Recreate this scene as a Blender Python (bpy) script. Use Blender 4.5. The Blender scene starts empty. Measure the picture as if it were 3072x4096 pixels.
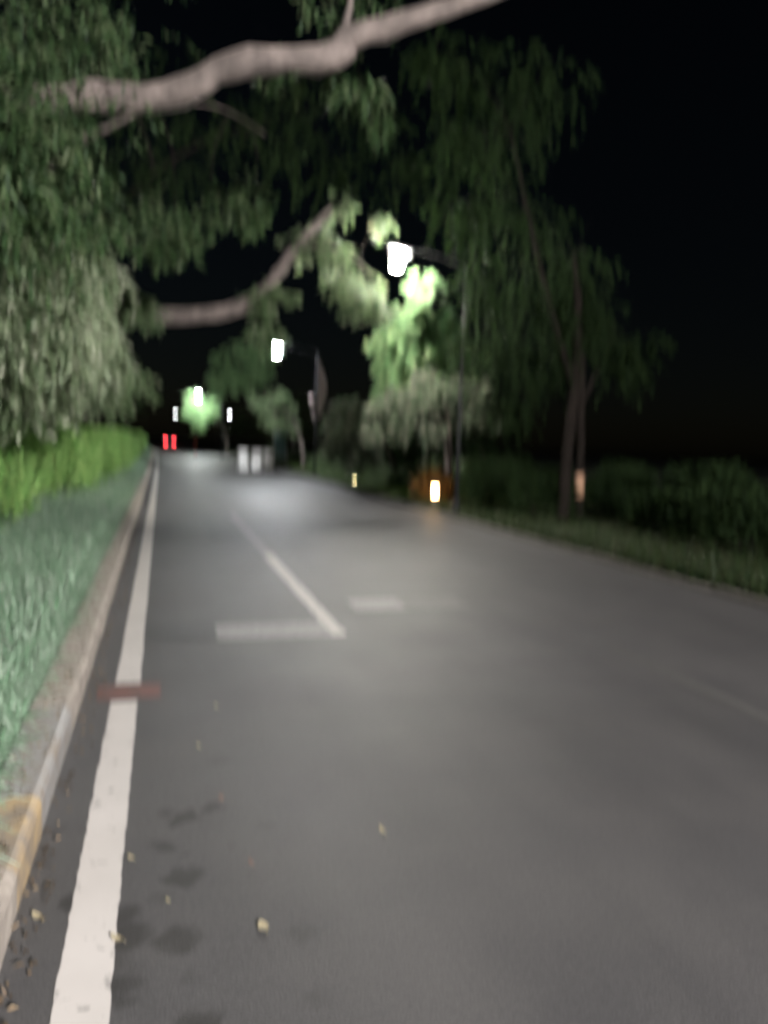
import bpy, bmesh, math, random
import numpy as np
from mathutils import Vector, Matrix

random.seed(7)
rng = np.random.default_rng(11)
scene = bpy.context.scene
C = scene.collection

# ------------------------------------------------------------------ camera
FPX, EYE = 3076.0, 1.5          # focal length in pixels of the 3072 x 4096 frame, eye height in metres
ROLL = math.radians(2.0)        # handheld tilt
_x, _y = (647 - 1536) / FPX, (2048 - 1745) / FPX      # where the straight road vanishes
_u = _x * math.cos(ROLL) - _y * math.sin(ROLL)
_v = _x * math.sin(ROLL) + _y * math.cos(ROLL)
PITCH = math.atan(_v)
YAW = math.atan(-_u * math.cos(PITCH))
Fv = Vector((math.sin(YAW) * math.cos(PITCH), math.cos(YAW) * math.cos(PITCH), -math.sin(PITCH)))
Rv = Vector((math.cos(YAW), -math.sin(YAW), 0))
Uv = Rv.cross(Fv)
Rr = math.cos(ROLL) * Rv + math.sin(ROLL) * Uv
Ur = -math.sin(ROLL) * Rv + math.cos(ROLL) * Uv
cam = bpy.data.cameras.new('camera')
cam.sensor_fit = 'VERTICAL'
cam.sensor_height = 36.0
cam.lens = 36.0 * FPX / 4096.0
cam.clip_start, cam.clip_end = 0.05, 2000
cam.dof.use_dof = True
cam.dof.focus_distance = 1.1
cam.dof.aperture_fstop = 0.95
cam.dof.aperture_ratio = 3.0
cam.dof.aperture_blades = 4
cam.dof.aperture_rotation = 0.0
cam_o = bpy.data.objects.new('camera', cam)
C.objects.link(cam_o)
m = Matrix.Identity(4)
for i in range(3):
    m[i][0], m[i][1], m[i][2] = Rr[i], Ur[i], -Fv[i]
m[0][3], m[1][3], m[2][3] = 0, 0, EYE
cam_o.matrix_world = m
scene.camera = cam_o

# ------------------------------------------------------------------ night sky, faint moonlight, exposure
world = bpy.data.worlds.new('World')
scene.world = world
world.use_nodes = True
wn, wl = world.node_tree.nodes, world.node_tree.links
wn.clear()
sky = wn.new('ShaderNodeTexSky')
sky.sky_type = 'NISHITA'
sky.sun_disc = False
sky.sun_elevation = math.radians(15)
sky.sun_rotation = math.radians(140)
bg = wn.new('ShaderNodeBackground')
bg.inputs['Strength'].default_value = 0.0005
wo = wn.new('ShaderNodeOutputWorld')
wl.new(sky.outputs[0], bg.inputs[0])
wl.new(bg.outputs[0], wo.inputs[0])
sun = bpy.data.lights.new('moonlight', 'SUN')
sun.energy = 0.004
sun.angle = math.radians(10)
sun.color = (0.85, 0.92, 1.0)
sun_o = bpy.data.objects.new('moonlight', sun)
sun_o.rotation_euler = (math.radians(50), 0, math.radians(40))
C.objects.link(sun_o)
vs = scene.view_settings
vs.view_transform, vs.look, vs.gamma, vs.exposure = 'Standard', 'None', 1.0, 0.49
vs.use_curve_mapping = False
LAMP = 920.0                     # radiance of the street lamp glass
scene.render.engine = 'CYCLES'
cy = scene.cycles
cy.use_denoising = True
cy.max_bounces, cy.diffuse_bounces, cy.glossy_bounces = 4, 2, 1
cy.transmission_bounces, cy.transparent_max_bounces, cy.volume_bounces = 2, 4, 0
cy.sample_clamp_indirect = 3.0
cy.caustics_reflective = cy.caustics_refractive = False


# ------------------------------------------------------------------ helpers
def at(px, py, Y):
    """the point seen at that place of the photograph, Y metres down the road"""
    d = Fv + (px - 1536) / FPX * Rr + (2048 - py) / FPX * Ur
    return Vector((0, 0, EYE)) + d * (Y / d.y)


def bend(y):
    return -0.00016 * max(0.0, y - 30) ** 2


def tag(o, label=None, cat=None, group=None, kind=None):
    if label: o['label'] = label
    if cat: o['category'] = cat
    if group: o['group'] = group
    if kind: o['kind'] = kind
    return o


def empty(name, loc, rz=0, **k):
    o = bpy.data.objects.new(name, None)
    o.empty_display_size = 0.2
    o.location = loc
    o.rotation_euler.z = rz
    C.objects.link(o)
    return tag(o, **k)


def link(name, me, mat=None, parent=None):
    o = bpy.data.objects.new(name, me)
    if mat is not None and not me.materials:
        me.materials.append(mat)
    C.objects.link(o)
    if parent is not None:
        o.parent = parent
    return o


def pyd(name, v, f, smooth=False):
    me = bpy.data.meshes.new(name)
    me.from_pydata([tuple(p) for p in v], [], f)
    me.update()
    if smooth:
        me.polygons.foreach_set('use_smooth', [True] * len(me.polygons))
    return me


def tri_mesh(name, V, T):
    """fast mesh from numpy vertices and triangles"""
    me = bpy.data.meshes.new(name)
    V = np.asarray(V, np.float32); T = np.asarray(T, np.int32)
    me.vertices.add(len(V)); me.vertices.foreach_set('co', V.ravel())
    me.loops.add(T.size); me.loops.foreach_set('vertex_index', T.ravel())
    me.polygons.add(len(T))
    me.polygons.foreach_set('loop_start', np.arange(0, T.size, 3, dtype=np.int32))
    me.polygons.foreach_set('loop_total', np.full(len(T), 3, np.int32))
    me.update(calc_edges=True)
    return me


def bm_mesh(name, bm, smooth=False):
    me = bpy.data.meshes.new(name)
    bmesh.ops.recalc_face_normals(bm, faces=bm.faces)
    bm.to_mesh(me); bm.free()
    if smooth:
        me.polygons.foreach_set('use_smooth', [True] * len(me.polygons))
    return me


def box(bm, c, s, rot=None, bevel=0.0):
    r = bmesh.ops.create_cube(bm, size=1.0)
    vs_ = r['verts']
    M = Matrix.Translation(c) @ (rot.to_4x4() if rot else Matrix.Identity(4)) @ Matrix.Diagonal((*s, 1))
    bmesh.ops.transform(bm, matrix=M, verts=vs_)
    if bevel:
        es = {e for v in vs_ for e in v.link_edges}
        bmesh.ops.bevel(bm, geom=list(es), offset=bevel, segments=2, affect='EDGES', profile=0.6)


def box_me(name, c, s, bevel=0.0, rot=None):
    bm = bmesh.new(); box(bm, c, s, rot, bevel)
    return bm_mesh(name, bm)


def tube_vf(pts, rad, seg=10, rough=0.0, base=0, cap=True):
    pts = [Vector(p) for p in pts]
    V, F = [], []
    n = len(pts)
    up = Vector((0, 0, 1))
    prev = None
    for i, p in enumerate(pts):
        t = (pts[min(i + 1, n - 1)] - pts[max(i - 1, 0)]).normalized()
        if prev is None:
            a = t.cross(up)
            if a.length < 0.1: a = t.cross(Vector((1, 0, 0)))
            a.normalize()
        else:
            a = (prev - t * prev.dot(t)).normalized()
        prev = a
        b = t.cross(a)
        for k in range(seg):
            th = 2 * math.pi * k / seg
            r = rad[i] * (1 + (random.uniform(-rough, rough) if rough else 0))
            V.append(p + a * math.cos(th) * r + b * math.sin(th) * r)
    for i in range(n - 1):
        for k in range(seg):
            q = base + i * seg
            F.append((q + k, q + (k + 1) % seg, q + seg + (k + 1) % seg, q + seg + k))
    if cap:
        F.append(tuple(base + k for k in reversed(range(seg))))
        F.append(tuple(base + (n - 1) * seg + k for k in range(seg)))
    return V, F


def tube_me(name, pts, rad, seg=10, rough=0.0, smooth=True):
    V, F = tube_vf(pts, rad, seg, rough)
    return pyd(name, V, F, smooth)


def smooth_path(pts, rad, per=5, jit=0.0):
    """Catmull-Rom through the points"""
    P = [Vector(p) for p in pts]
    out, ro = [], []
    n = len(P)
    for i in range(n - 1):
        p0, p1, p2, p3 = P[max(i - 1, 0)], P[i], P[i + 1], P[min(i + 2, n - 1)]
        for k in range(per):
            t = k / per
            q = 0.5 * ((2 * p1) + (p2 - p0) * t + (2 * p0 - 5 * p1 + 4 * p2 - p3) * t * t + (3 * p1 - p0 - 3 * p2 + p3) * t ** 3)
            q += Vector([random.uniform(-jit, jit) for _ in range(3)])
            out.append(q)
            ro.append((rad[i] * (1 - t) + rad[i + 1] * t) * random.uniform(0.94, 1.08))
    out.append(P[-1]); ro.append(rad[-1])
    return out, ro


# ------------------------------------------------------------------ materials
def new_mat(name):
    mt = bpy.data.materials.new(name)
    mt.use_nodes = True
    nt = mt.node_tree
    return mt, nt.nodes, nt.links, nt.nodes['Principled BSDF']


def simple(name, col, rough=0.6, metal=0.0, var=0.15, scale=8.0, bump=0.0, bscale=60.0):
    mt, n, l, p = new_mat(name)
    p.inputs['Roughness'].default_value = rough
    p.inputs['Metallic'].default_value = metal
    tc = n.new('ShaderNodeTexCoord')
    nz = n.new('ShaderNodeTexNoise'); nz.inputs['Scale'].default_value = scale; nz.inputs['Detail'].default_value = 6
    l.new(tc.outputs['Object'], nz.inputs['Vector'])
    r = n.new('ShaderNodeValToRGB')
    r.color_ramp.elements[0].position, r.color_ramp.elements[1].position = 0.3, 0.7
    r.color_ramp.elements[0].color = (*[c * (1 - var) for c in col], 1)
    r.color_ramp.elements[1].color = (*[min(1, c * (1 + var)) for c in col], 1)
    l.new(nz.outputs['Fac'], r.inputs[0]); l.new(r.outputs[0], p.inputs['Base Color'])
    if bump:
        n2 = n.new('ShaderNodeTexNoise'); n2.inputs['Scale'].default_value = bscale; n2.inputs['Detail'].default_value = 5
        l.new(tc.outputs['Object'], n2.inputs['Vector'])
        b = n.new('ShaderNodeBump'); b.inputs['Strength'].default_value = bump; b.inputs['Distance'].default_value = 0.02
        l.new(n2.outputs['Fac'], b.inputs['Height']); l.new(b.outputs[0], p.inputs['Normal'])
    return mt


def leaf_mat(name, cols, rough=0.45, trans=0.3, spec=0.4):
    mt, n, l, p = new_mat(name)
    g = n.new('ShaderNodeNewGeometry')
    r = n.new('ShaderNodeValToRGB')
    els = r.color_ramp.elements
    while len(els) < len(cols): els.new(0.5)
    for i, c in enumerate(cols):
        els[i].position = i / (len(cols) - 1); els[i].color = (*c, 1)
    l.new(g.outputs['Random Per Island'], r.inputs[0])
    l.new(r.outputs[0], p.inputs['Base Color'])
    p.inputs['Roughness'].default_value = rough
    p.inputs['Specular IOR Level'].default_value = spec
    t = n.new('ShaderNodeBsdfTranslucent'); l.new(r.outputs[0], t.inputs[0])
    mx = n.new('ShaderNodeMixShader'); mx.inputs[0].default_value = trans
    l.new(p.outputs[0], mx.inputs[1]); l.new(t.outputs[0], mx.inputs[2])
    l.new(mx.outputs[0], n['Material Output'].inputs[0])
    return mt


def emit(name, col, s):
    mt, n, l, p = new_mat(name)
    p.inputs['Base Color'].default_value = (0.8, 0.8, 0.8, 1)
    p.inputs['Emission Color'].default_value = (*col, 1)
    p.inputs['Emission Strength'].default_value = s
    return mt


def asphalt_mat():
    mt, n, l, p = new_mat('asphalt')
    tc = n.new('ShaderNodeTexCoord')
    def noise(sc, det=4, ro=0.55):
        z = n.new('ShaderNodeTexNoise'); z.inputs['Scale'].default_value = sc
        z.inputs['Detail'].default_value = det; z.inputs['Roughness'].default_value = ro
        l.new(tc.outputs['Object'], z.inputs['Vector']); return z
    def ramp(src, a, b, ca, cb):
        r = n.new('ShaderNodeValToRGB'); e = r.color_ramp.elements
        e[0].position, e[1].position = a, b
        e[0].color, e[1].color = (*ca, 1), (*cb, 1)
        l.new(src, r.inputs[0]); return r
    def mul(a, b):
        x = n.new('ShaderNodeMix'); x.data_type = 'RGBA'; x.blend_type = 'MULTIPLY'; x.inputs[0].default_value = 1
        l.new(a, x.inputs[6]); l.new(b, x.inputs[7]); return x.outputs[2]
    fine = ramp(noise(170, 2).outputs['Fac'], .3, .72, (.0505, .0488, .0492), (.0985, .0955, .0965))
    mid = ramp(noise(2.1, 6).outputs['Fac'], .32, .68, (.86, .86, .87), (1.08, 1.07, 1.05))
    big = ramp(noise(0.45, 3).outputs['Fac'], .35, .65, (.9, .9, .9), (1.07, 1.07, 1.07))
    wv = n.new('ShaderNodeTexNoise'); wv.inputs['Scale'].default_value = 1.0; wv.inputs['Detail'].default_value = 4
    mp = n.new('ShaderNodeMapping'); mp.inputs['Scale'].default_value = (2.2, .06, 1)
    l.new(tc.outputs['Object'], mp.inputs[0]); l.new(mp.outputs[0], wv.inputs['Vector'])
    lanes = ramp(wv.outputs['Fac'], .36, .64, (.9, .9, .905), (1.07, 1.065, 1.06))
    grit = ramp(noise(48, 5, .75).outputs['Fac'], .35, .68, (.84, .84, .84), (1.16, 1.15, 1.15))
    col = mul(mul(mul(mul(fine.outputs[0], mid.outputs[0]), big.outputs[0]), lanes.outputs[0]), grit.outputs[0])
    # damp blotches scattered beside the edge line, thinning out away from it
    sp = n.new('ShaderNodeSeparateXYZ'); l.new(tc.outputs['Object'], sp.inputs[0])
    def span(src, c, w):
        q = n.new('ShaderNodeMath'); q.operation = 'SUBTRACT'; l.new(src, q.inputs[0]); q.inputs[1].default_value = c
        q2 = n.new('ShaderNodeMath'); q2.operation = 'ABSOLUTE'; l.new(q.outputs[0], q2.inputs[0])
        q3 = n.new('ShaderNodeMapRange'); q3.interpolation_type = 'SMOOTHSTEP'
        q3.inputs['From Max'].default_value = w; q3.inputs['To Min'].default_value = 1; q3.inputs['To Max'].default_value = 0
        l.new(q2.outputs[0], q3.inputs[0]); return q3.outputs[0]
    env = n.new('ShaderNodeMath'); env.operation = 'MULTIPLY'
    l.new(span(sp.outputs[0], .02, .55), env.inputs[0]); l.new(span(sp.outputs[1], 2.0, 2.3), env.inputs[1])
    bl = n.new('ShaderNodeMath'); bl.operation = 'MULTIPLY_ADD'
    l.new(env.outputs[0], bl.inputs[0]); bl.inputs[1].default_value = .40
    vo = n.new('ShaderNodeTexVoronoi'); vo.inputs['Scale'].default_value = 6.5
    wp = n.new('ShaderNodeMix'); wp.data_type = 'RGBA'; wp.inputs[0].default_value = .1
    l.new(tc.outputs['Object'], wp.inputs[6]); l.new(noise(11, 3).outputs['Color'], wp.inputs[7])
    l.new(wp.outputs[2], vo.inputs['Vector'])
    sc_ = n.new('ShaderNodeSeparateColor'); l.new(vo.outputs['Color'], sc_.inputs[0])
    siz = n.new('ShaderNodeMath'); siz.operation = 'MULTIPLY_ADD'
    l.new(sc_.outputs[0], siz.inputs[0]); siz.inputs[1].default_value = .55
    ng = n.new('ShaderNodeMath'); ng.operation = 'MULTIPLY'; ng.inputs[1].default_value = -1
    l.new(vo.outputs['Distance'], ng.inputs[0]); l.new(ng.outputs[0], siz.inputs[2])
    l.new(siz.outputs[0], bl.inputs[2])
    mk = n.new('ShaderNodeMapRange'); mk.interpolation_type = 'SMOOTHSTEP'
    mk.inputs['From Min'].default_value = .10; mk.inputs['From Max'].default_value = .42
    l.new(bl.outputs[0], mk.inputs[0])
    x = n.new('ShaderNodeMix'); x.data_type = 'RGBA'; x.blend_type = 'MULTIPLY'
    gt = n.new('ShaderNodeMath'); gt.operation = 'MULTIPLY'; gt.use_clamp = True
    l.new(env.outputs[0], gt.inputs[0]); gt.inputs[1].default_value = 3.0
    g2 = n.new('ShaderNodeMath'); g2.operation = 'MULTIPLY'
    l.new(gt.outputs[0], g2.inputs[0]); l.new(mk.outputs[0], g2.inputs[1])
    l.new(g2.outputs[0], x.inputs[0]); l.new(col, x.inputs[6]); x.inputs[7].default_value = (.45, .44, .43, 1)
    l.new(x.outputs[2], p.inputs['Base Color'])
    rr = n.new('ShaderNodeMapRange')
    l.new(noise(1.3, 4).outputs['Fac'], rr.inputs[0])
    rr.inputs['To Min'].default_value = .5; rr.inputs['To Max'].default_value = .68
    l.new(rr.outputs[0], p.inputs['Roughness'])
    b = n.new('ShaderNodeBump'); b.inputs['Strength'].default_value = .35; b.inputs['Distance'].default_value = .006
    l.new(noise(140, 3).outputs['Fac'], b.inputs['Height']); l.new(b.outputs[0], p.inputs['Normal'])
    return mt


def paint_mat(name, col, wear, wear_scale=14.0, under=(.075, .073, .07)):
    """road paint, worn through to the asphalt in flecks"""
    mt, n, l, p = new_mat(name)
    tc = n.new('ShaderNodeTexCoord')
    z = n.new('ShaderNodeTexNoise'); z.inputs['Scale'].default_value = wear_scale
    z.inputs['Detail'].default_value = 8; z.inputs['Roughness'].default_value = .7
    l.new(tc.outputs['Object'], z.inputs['Vector'])
    r = n.new('ShaderNodeValToRGB'); e = r.color_ramp.elements
    e[0].position, e[1].position = wear - .06, wear + .12
    e[0].color, e[1].color = (*under, 1), (*col, 1)
    l.new(z.outputs['Fac'], r.inputs[0])
    z2 = n.new('ShaderNodeTexNoise'); z2.inputs['Scale'].default_value = 3; z2.inputs['Detail'].default_value = 5
    l.new(tc.outputs['Object'], z2.inputs['Vector'])
    r2 = n.new('ShaderNodeValToRGB')
    r2.color_ramp.elements[0].color = (.8, .79, .77, 1); r2.color_ramp.elements[1].color = (1.05, 1.04, 1.03, 1)
    l.new(z2.outputs['Fac'], r2.inputs[0])
    x = n.new('ShaderNodeMix'); x.data_type = 'RGBA'; x.blend_type = 'MULTIPLY'; x.inputs[0].default_value = 1
    l.new(r.outputs[0], x.inputs[6]); l.new(r2.outputs[0], x.inputs[7])
    l.new(x.outputs[2], p.inputs['Base Color'])
    p.inputs['Roughness'].default_value = .6
    return mt


def matte(mt):
    mt.node_tree.nodes['Principled BSDF'].inputs['Specular IOR Level'].default_value = .1
    return mt


M = dict(
    asphalt=asphalt_mat(),
    white=paint_mat('white road paint', (.58, .55, .525), .30),
    worn=paint_mat('worn white road paint', (.31, .305, .30), .40, 26),
    faint=paint_mat('almost gone road paint', (.10, .0975, .0955), .44, 18),
    half=paint_mat('half gone road paint', (.15, .147, .146), .42, 22),
    red=paint_mat('red brown coating', (.17, .082, .072), .36, 12),
    tar=simple('dark tar repair', (.046, .045, .045), .55, var=.2, scale=20),
    kerb=simple('weathered concrete', (.33, .29, .25), .85, var=.28, scale=11, bump=.6, bscale=45),
    kerb_dirty=simple('dirty concrete', (.11, .10, .085), .9, var=.3, scale=9, bump=.6, bscale=45),
    kerb_yellow=paint_mat('faded yellow kerb paint', (.46, .34, .19), .49, 7, (.25, .21, .17)),
    kerb_grey=paint_mat('faded grey kerb paint', (.31, .305, .30), .42, 10, (.25, .21, .17)),
    soil=simple('soil', (.075, .055, .038), .95, var=.4, scale=14, bump=1, bscale=30),
    turf=simple('verge earth', (.05, .055, .03), .95, var=.4, scale=3, bump=1, bscale=25),
    ground=simple('field', (.035, .04, .022), .95, var=.4, scale=.6, bump=1, bscale=6),
    bark=simple('pale bark', (.145, .118, .106), .85, var=.5, scale=5, bump=1, bscale=22),
    bark_dark=matte(simple('dark bark', (.014, .011, .009), .9, var=.35, scale=7, bump=1, bscale=22)),  # near-black, night shade put into the bark of trunks and twigs
    metal=matte(simple('dark painted pole', (.016, .0165, .017), .7, 0, var=.15)),
    housing=simple('lamp housing', (.06, .062, .065), .5, 0, var=.1),
    leaf=leaf_mat('tree leaves', [(.018, .038, .014), (.034, .07, .026), (.06, .105, .04), (.12, .15, .08)], .55, .4, .25),
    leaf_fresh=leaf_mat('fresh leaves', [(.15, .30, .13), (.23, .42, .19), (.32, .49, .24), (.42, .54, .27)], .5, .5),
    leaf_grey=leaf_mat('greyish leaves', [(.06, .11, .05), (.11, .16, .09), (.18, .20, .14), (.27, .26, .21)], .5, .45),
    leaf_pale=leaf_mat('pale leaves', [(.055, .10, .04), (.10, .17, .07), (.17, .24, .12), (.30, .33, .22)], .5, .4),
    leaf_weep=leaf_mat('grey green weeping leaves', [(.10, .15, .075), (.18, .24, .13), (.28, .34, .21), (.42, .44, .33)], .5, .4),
    leaf_unlit=leaf_mat('unlit dark leaves', [(.008, .017, .006), (.013, .027, .008), (.02, .036, .010)], .8, .3, .12),  # night shade put into the leaf colour of unlit trees and shrubs
    hedge=leaf_mat('hedge leaves', [(.15, .32, .08), (.21, .41, .11), (.29, .49, .15), (.39, .54, .19)], .5, .3),
    blade=leaf_mat('ground cover blades', [(.18, .33, .19), (.27, .43, .28), (.39, .52, .39), (.52, .6, .5)], .45, .3),
    grass_lit=leaf_mat('lit verge grass', [(.05, .11, .03), (.08, .16, .04), (.12, .20, .05), (.15, .18, .06)]),  # brighter copy of the verge grass, lamp light put into the colour
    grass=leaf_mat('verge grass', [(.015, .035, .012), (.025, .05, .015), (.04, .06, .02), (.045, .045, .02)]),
    leaf_glow=leaf_mat('rusty leaves', [(.09, .05, .015), (.16, .09, .025), (.24, .14, .035)], .6, .3),  # orange glow of the bollard lamp put into the leaf colour
    litter=leaf_mat('dry leaf litter', [(.07, .05, .03), (.10, .07, .045), (.14, .10, .06), (.24, .18, .11)], .7, .1),
    fallen=simple('dry yellow leaf', (.34, .29, .18), .6, var=.3, scale=40),
    fallen_red=simple('dry reddish leaf', (.17, .10, .08), .6, var=.3, scale=40),
    plastic=simple('white plastic', (.8, .8, .79), .5, var=.08),
    slot=simple('dark plastic', (.05, .05, .05), .6),
    teal=simple('teal panel', (.12, .24, .24), .5, var=.12),
    frame=simple('pale frame', (.5, .51, .49), .5, var=.1),
    cloth=simple('grey pink cloth', (.30, .25, .24), .8, var=.12),
    redpost=simple('red post', (.38, .03, .03), .4, var=.1),
    car=simple('car paint', (.08, .085, .095), .25, .5, var=.05),
    glass=simple('dark glass', (.01, .012, .015), .08, var=.05),
    rubber=simple('tyre', (.02, .02, .02), .8),
    tail=emit('tail lamp', (1, .05, .06), 30),
    plate=simple('plate', (.5, .5, .48), .5),
    warm=emit('warm lantern', (1, .6, .25), 32),
    warm_small=emit('warm lantern far', (1, .85, .4), 30),
    cool=emit('cool lantern', (.55, .8, 1), 14),
    pale=emit('white lantern', (.95, .97, 1), 25),
    peach=paint_mat('peach limewash', (.46, .27, .17), .36, 12, (.12, .09, .07)),
)

# ------------------------------------------------------------------ ground, road, markings
ROAD_L, ROAD_R = -0.43, 5.80
YS = [-25, -10, -4, 0, 4, 8, 12, 18, 24, 30, 36, 42, 48, 54, 60, 70, 80, 90, 100, 110, 120, 135, 150, 175, 200]


def strip(name, xl, xr, z, mat, ys=YS, **k):
    V, F = [], []
    for y in ys:
        V += [(xl + bend(y), y, z), (xr + bend(y), y, z)]
    for i in range(len(ys) - 1):
        F.append((2 * i, 2 * i + 1, 2 * i + 3, 2 * i + 2))
    return tag(link(name, pyd(name, V, F), mat), **k)


def quad_sheet(name, xl, xr, y0, y1, z, mat, ragged=0.006, seg=24, **k):
    """painted mark with slightly ragged edges, a thin slab"""
    V, F = [], []
    for i in range(seg + 1):
        y = y0 + (y1 - y0) * i / seg
        a, b_ = random.uniform(-ragged, ragged), random.uniform(-ragged, ragged)
        V += [(xl + a + bend(y), y, z), (xr + b_ + bend(y), y, z)]
    for i in range(seg):
        F.append((2 * i, 2 * i + 1, 2 * i + 3, 2 * i + 2))
    return tag(link(name, pyd(name, V, F), mat), **k)


g = pyd('ground', [(-300, -120, -.03), (300, -120, -.03), (300, 500, -.03), (-300, 500, -.03)], [(0, 1, 2, 3)])
tag(link('ground', g, M['ground']), kind='structure')
strip('road', ROAD_L - .05, ROAD_R + .02, 0.0, M['asphalt'], kind='structure')
strip('planting_bed', -5.5, -.60, 0.11, M['soil'], kind='structure')
strip('grass_verge', ROAD_R + .14, 30, 0.04, M['turf'], kind='structure')

quad_sheet('edge_line', -.262, -.118, -6, 4.46, .004, M['white'], .0035, 300, kind='structure')
quad_sheet('edge_line', -.255, -.112, 4.78, 110, .004, M['white'], .004, 300, kind='structure')
quad_sheet('lane_line', 1.29, 1.41, 5.75, 10.0, .004, M['white'], .008, 60, kind='structure')
quad_sheet('lane_line', 1.30, 1.40, 10.0, 15.5, .004, M['worn'], .01, 60, kind='structure')
quad_sheet('stop_bar', .42, 1.287, 5.74, 6.2, .004, M['worn'], .015, 14, kind='structure')
quad_sheet('stop_bar', 1.70, 2.2, 6.6, 7.06, .004, M['worn'], .02, 14, kind='structure')
quad_sheet('stop_bar', 2.2, 2.8, 6.6, 7.06, .004, M['half'], .02, 14, kind='structure')
quad_sheet('worn_lane_mark', .15, .72, 11.6, 14.2, .004, M['faint'], .03, 20, kind='structure')
quad_sheet('worn_centre_line', 3.30, 3.41, 1.0, 5.2, .004, M['faint'], .008, 40, kind='structure')
quad_sheet('tar_patch', -.09, .40, 5.78, 6.26, .004, M['tar'], .012, 10, kind='structure')
quad_sheet('red_patch', -.345, .005, 4.50, 4.75, .004, M['red'], .012, 10, kind='structure')

# kerbs: single stones, butted with open joints
kerb = empty('left_kerb', (0, 0, 0), kind='structure')


def kerb_stone(w, h, ln, ch):
    prof = [(-w, -.1), (0, -.1), (0, h - ch), (-ch * .35, h - ch * .3), (-ch, h), (-w, h)]
    V, F = [], []
    n = len(prof)
    for y in (-ln / 2, ln / 2):
        V += [(x, y, z) for x, z in prof]
    for i in range(n):
        j = (i + 1) % n
        F.append((i, j, n + j, n + i))
    F.append(tuple(reversed(range(n)))); F.append(tuple(range(n, 2 * n)))
    return V, F


stone_me = []
for k in range(4):
    V, F = kerb_stone(.185, .15, .998, .03)
    V = [(x + random.uniform(-.0015, .0015), y, z + random.uniform(-.0015, .0015)) for x, y, z in V]
    stone_me.append(pyd('kerb_stone', V, F))
    stone_me[-1].materials.append(M['kerb'])
y_me = pyd('kerb_stone', *kerb_stone(.185, .15, .4992, .03)); y_me.materials.append(M['kerb_yellow'])
g_me = pyd('kerb_stone', *kerb_stone(.185, .15, .9992, .03)); g_me.materials.append(M['kerb_grey'])
h_me = pyd('kerb_stone', *kerb_stone(.185, .15, .4992, .03)); h_me.materials.append(M['kerb'])
y = -4.0
while y < 75:
    me, ln = random.choice(stone_me), 1.0
    if abs(y - 2.0) < .01: me, ln = h_me, .5
    elif abs(y - 2.5) < .01: me, ln = y_me, .5
    elif abs(y - 3.0) < .01: me, ln = g_me, 1.0
    o = link('kerb_stone', me, None, kerb)
    yc = y + ln / 2
    jz = 0 if y < 6 else .002
    o.location = (-.42 + bend(yc) + random.uniform(-jz, jz), yc, random.uniform(-jz, jz))
    o.rotation_euler.z = random.uniform(-.006, .006)
    y += ln
o = strip('kerb_run', -.6, -.42, .148, M['kerb'], [75, 90, 105, 120, 150, 200]); o.parent = kerb
kerb_r = empty('right_kerb', (0, 0, 0), kind='structure')
V, F = kerb_stone(.12, .06, .985, .02)
r_me = pyd('kerb_stone', [(-x, yy, z) for x, yy, z in V], [tuple(reversed(f)) for f in F])
r_me.materials.append(M['kerb_dirty'])
for i in range(80):
    o = link('kerb_stone', r_me, None, kerb_r)
    yc = -2 + i + .5
    o.location = (ROAD_R + .02 + bend(yc), yc, random.uniform(-.015, .008))
o = strip('kerb_run', ROAD_R + .02, ROAD_R + .14, .055, M['kerb_dirty'], [78, 90, 105, 120, 150, 200]); o.parent = kerb_r


# ------------------------------------------------------------------ leaves
def leaf_tris(P, D, N, L, W, fold=0.25):
    """one folded leaf (two triangles) per row; P base, D direction, N normal, L length, W width"""
    D = D / np.linalg.norm(D, axis=1, keepdims=True)
    S = np.cross(D, N); S /= (np.linalg.norm(S, axis=1, keepdims=True) + 1e-9)
    N2 = np.cross(S, D)
    L = L[:, None]; W = W[:, None]
    mid = P + D * L * .42
    a = mid + S * W * .5 + N2 * W * fold
    b = mid - S * W * .5 + N2 * W * fold
    tip = P + D * L
    n = len(P)
    V = np.stack([P, a, tip, b], 1).reshape(-1, 3)
    i = np.arange(n)[:, None] * 4
    T = np.concatenate([i + [0, 1, 2], i + [0, 2, 3]], 1).reshape(-1, 3)
    return V, T


def join(parts):
    Vs, Ts, o = [], [], 0
    for V, T in parts:
        Vs.append(V); Ts.append(T + o); o += len(V)
    return np.concatenate(Vs), np.concatenate(Ts)


def spray_clump(c, r, n_spray, per=16, L=.13, W=.035, droop=1.0, flat=.75):
    """hanging sprays of leaves filling an uneven clump; returns leaves and the twig lines"""
    c = np.array(c)
    st = rng.normal(size=(n_spray, 3)); st /= np.linalg.norm(st, axis=1, keepdims=True)
    st *= (rng.random((n_spray, 1)) ** .45) * r * np.array([1, 1, flat])
    lump = 1 + .35 * np.sin(st[:, :1] * 5 / r + c[0]) * np.cos(st[:, 2:] * 4 / r + c[1])
    st = st * lump
    d = st / (r + 1e-6) * .7 + rng.normal(size=(n_spray, 3)) * .35
    d[:, 2] -= .55 * droop
    d /= np.linalg.norm(d, axis=1, keepdims=True)
    ln = r * rng.uniform(.45, .95, (n_spray, 1))
    t = np.linspace(.05, 1, per)[None, :, None]
    pts = (c + st)[:, None, :] + d[:, None, :] * ln[:, None, :] * t
    pts = pts + np.array([0, 0, -1]) * (t ** 2) * ln[:, None, :] * .35 * droop
    pts = pts + rng.normal(size=pts.shape) * .015
    P = pts.reshape(-1, 3)
    n = len(P)
    D = np.repeat(d, per, 0) * .45 + rng.normal(size=(n, 3)) * .55
    D[:, 2] -= .55 * droop
    N = rng.normal(size=(n, 3)); N[:, 2] = np.abs(N[:, 2]) + .3
    return leaf_tris(P, D, N, L * rng.uniform(.6, 1.25, n), W * rng.uniform(.7, 1.25, n))


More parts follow.
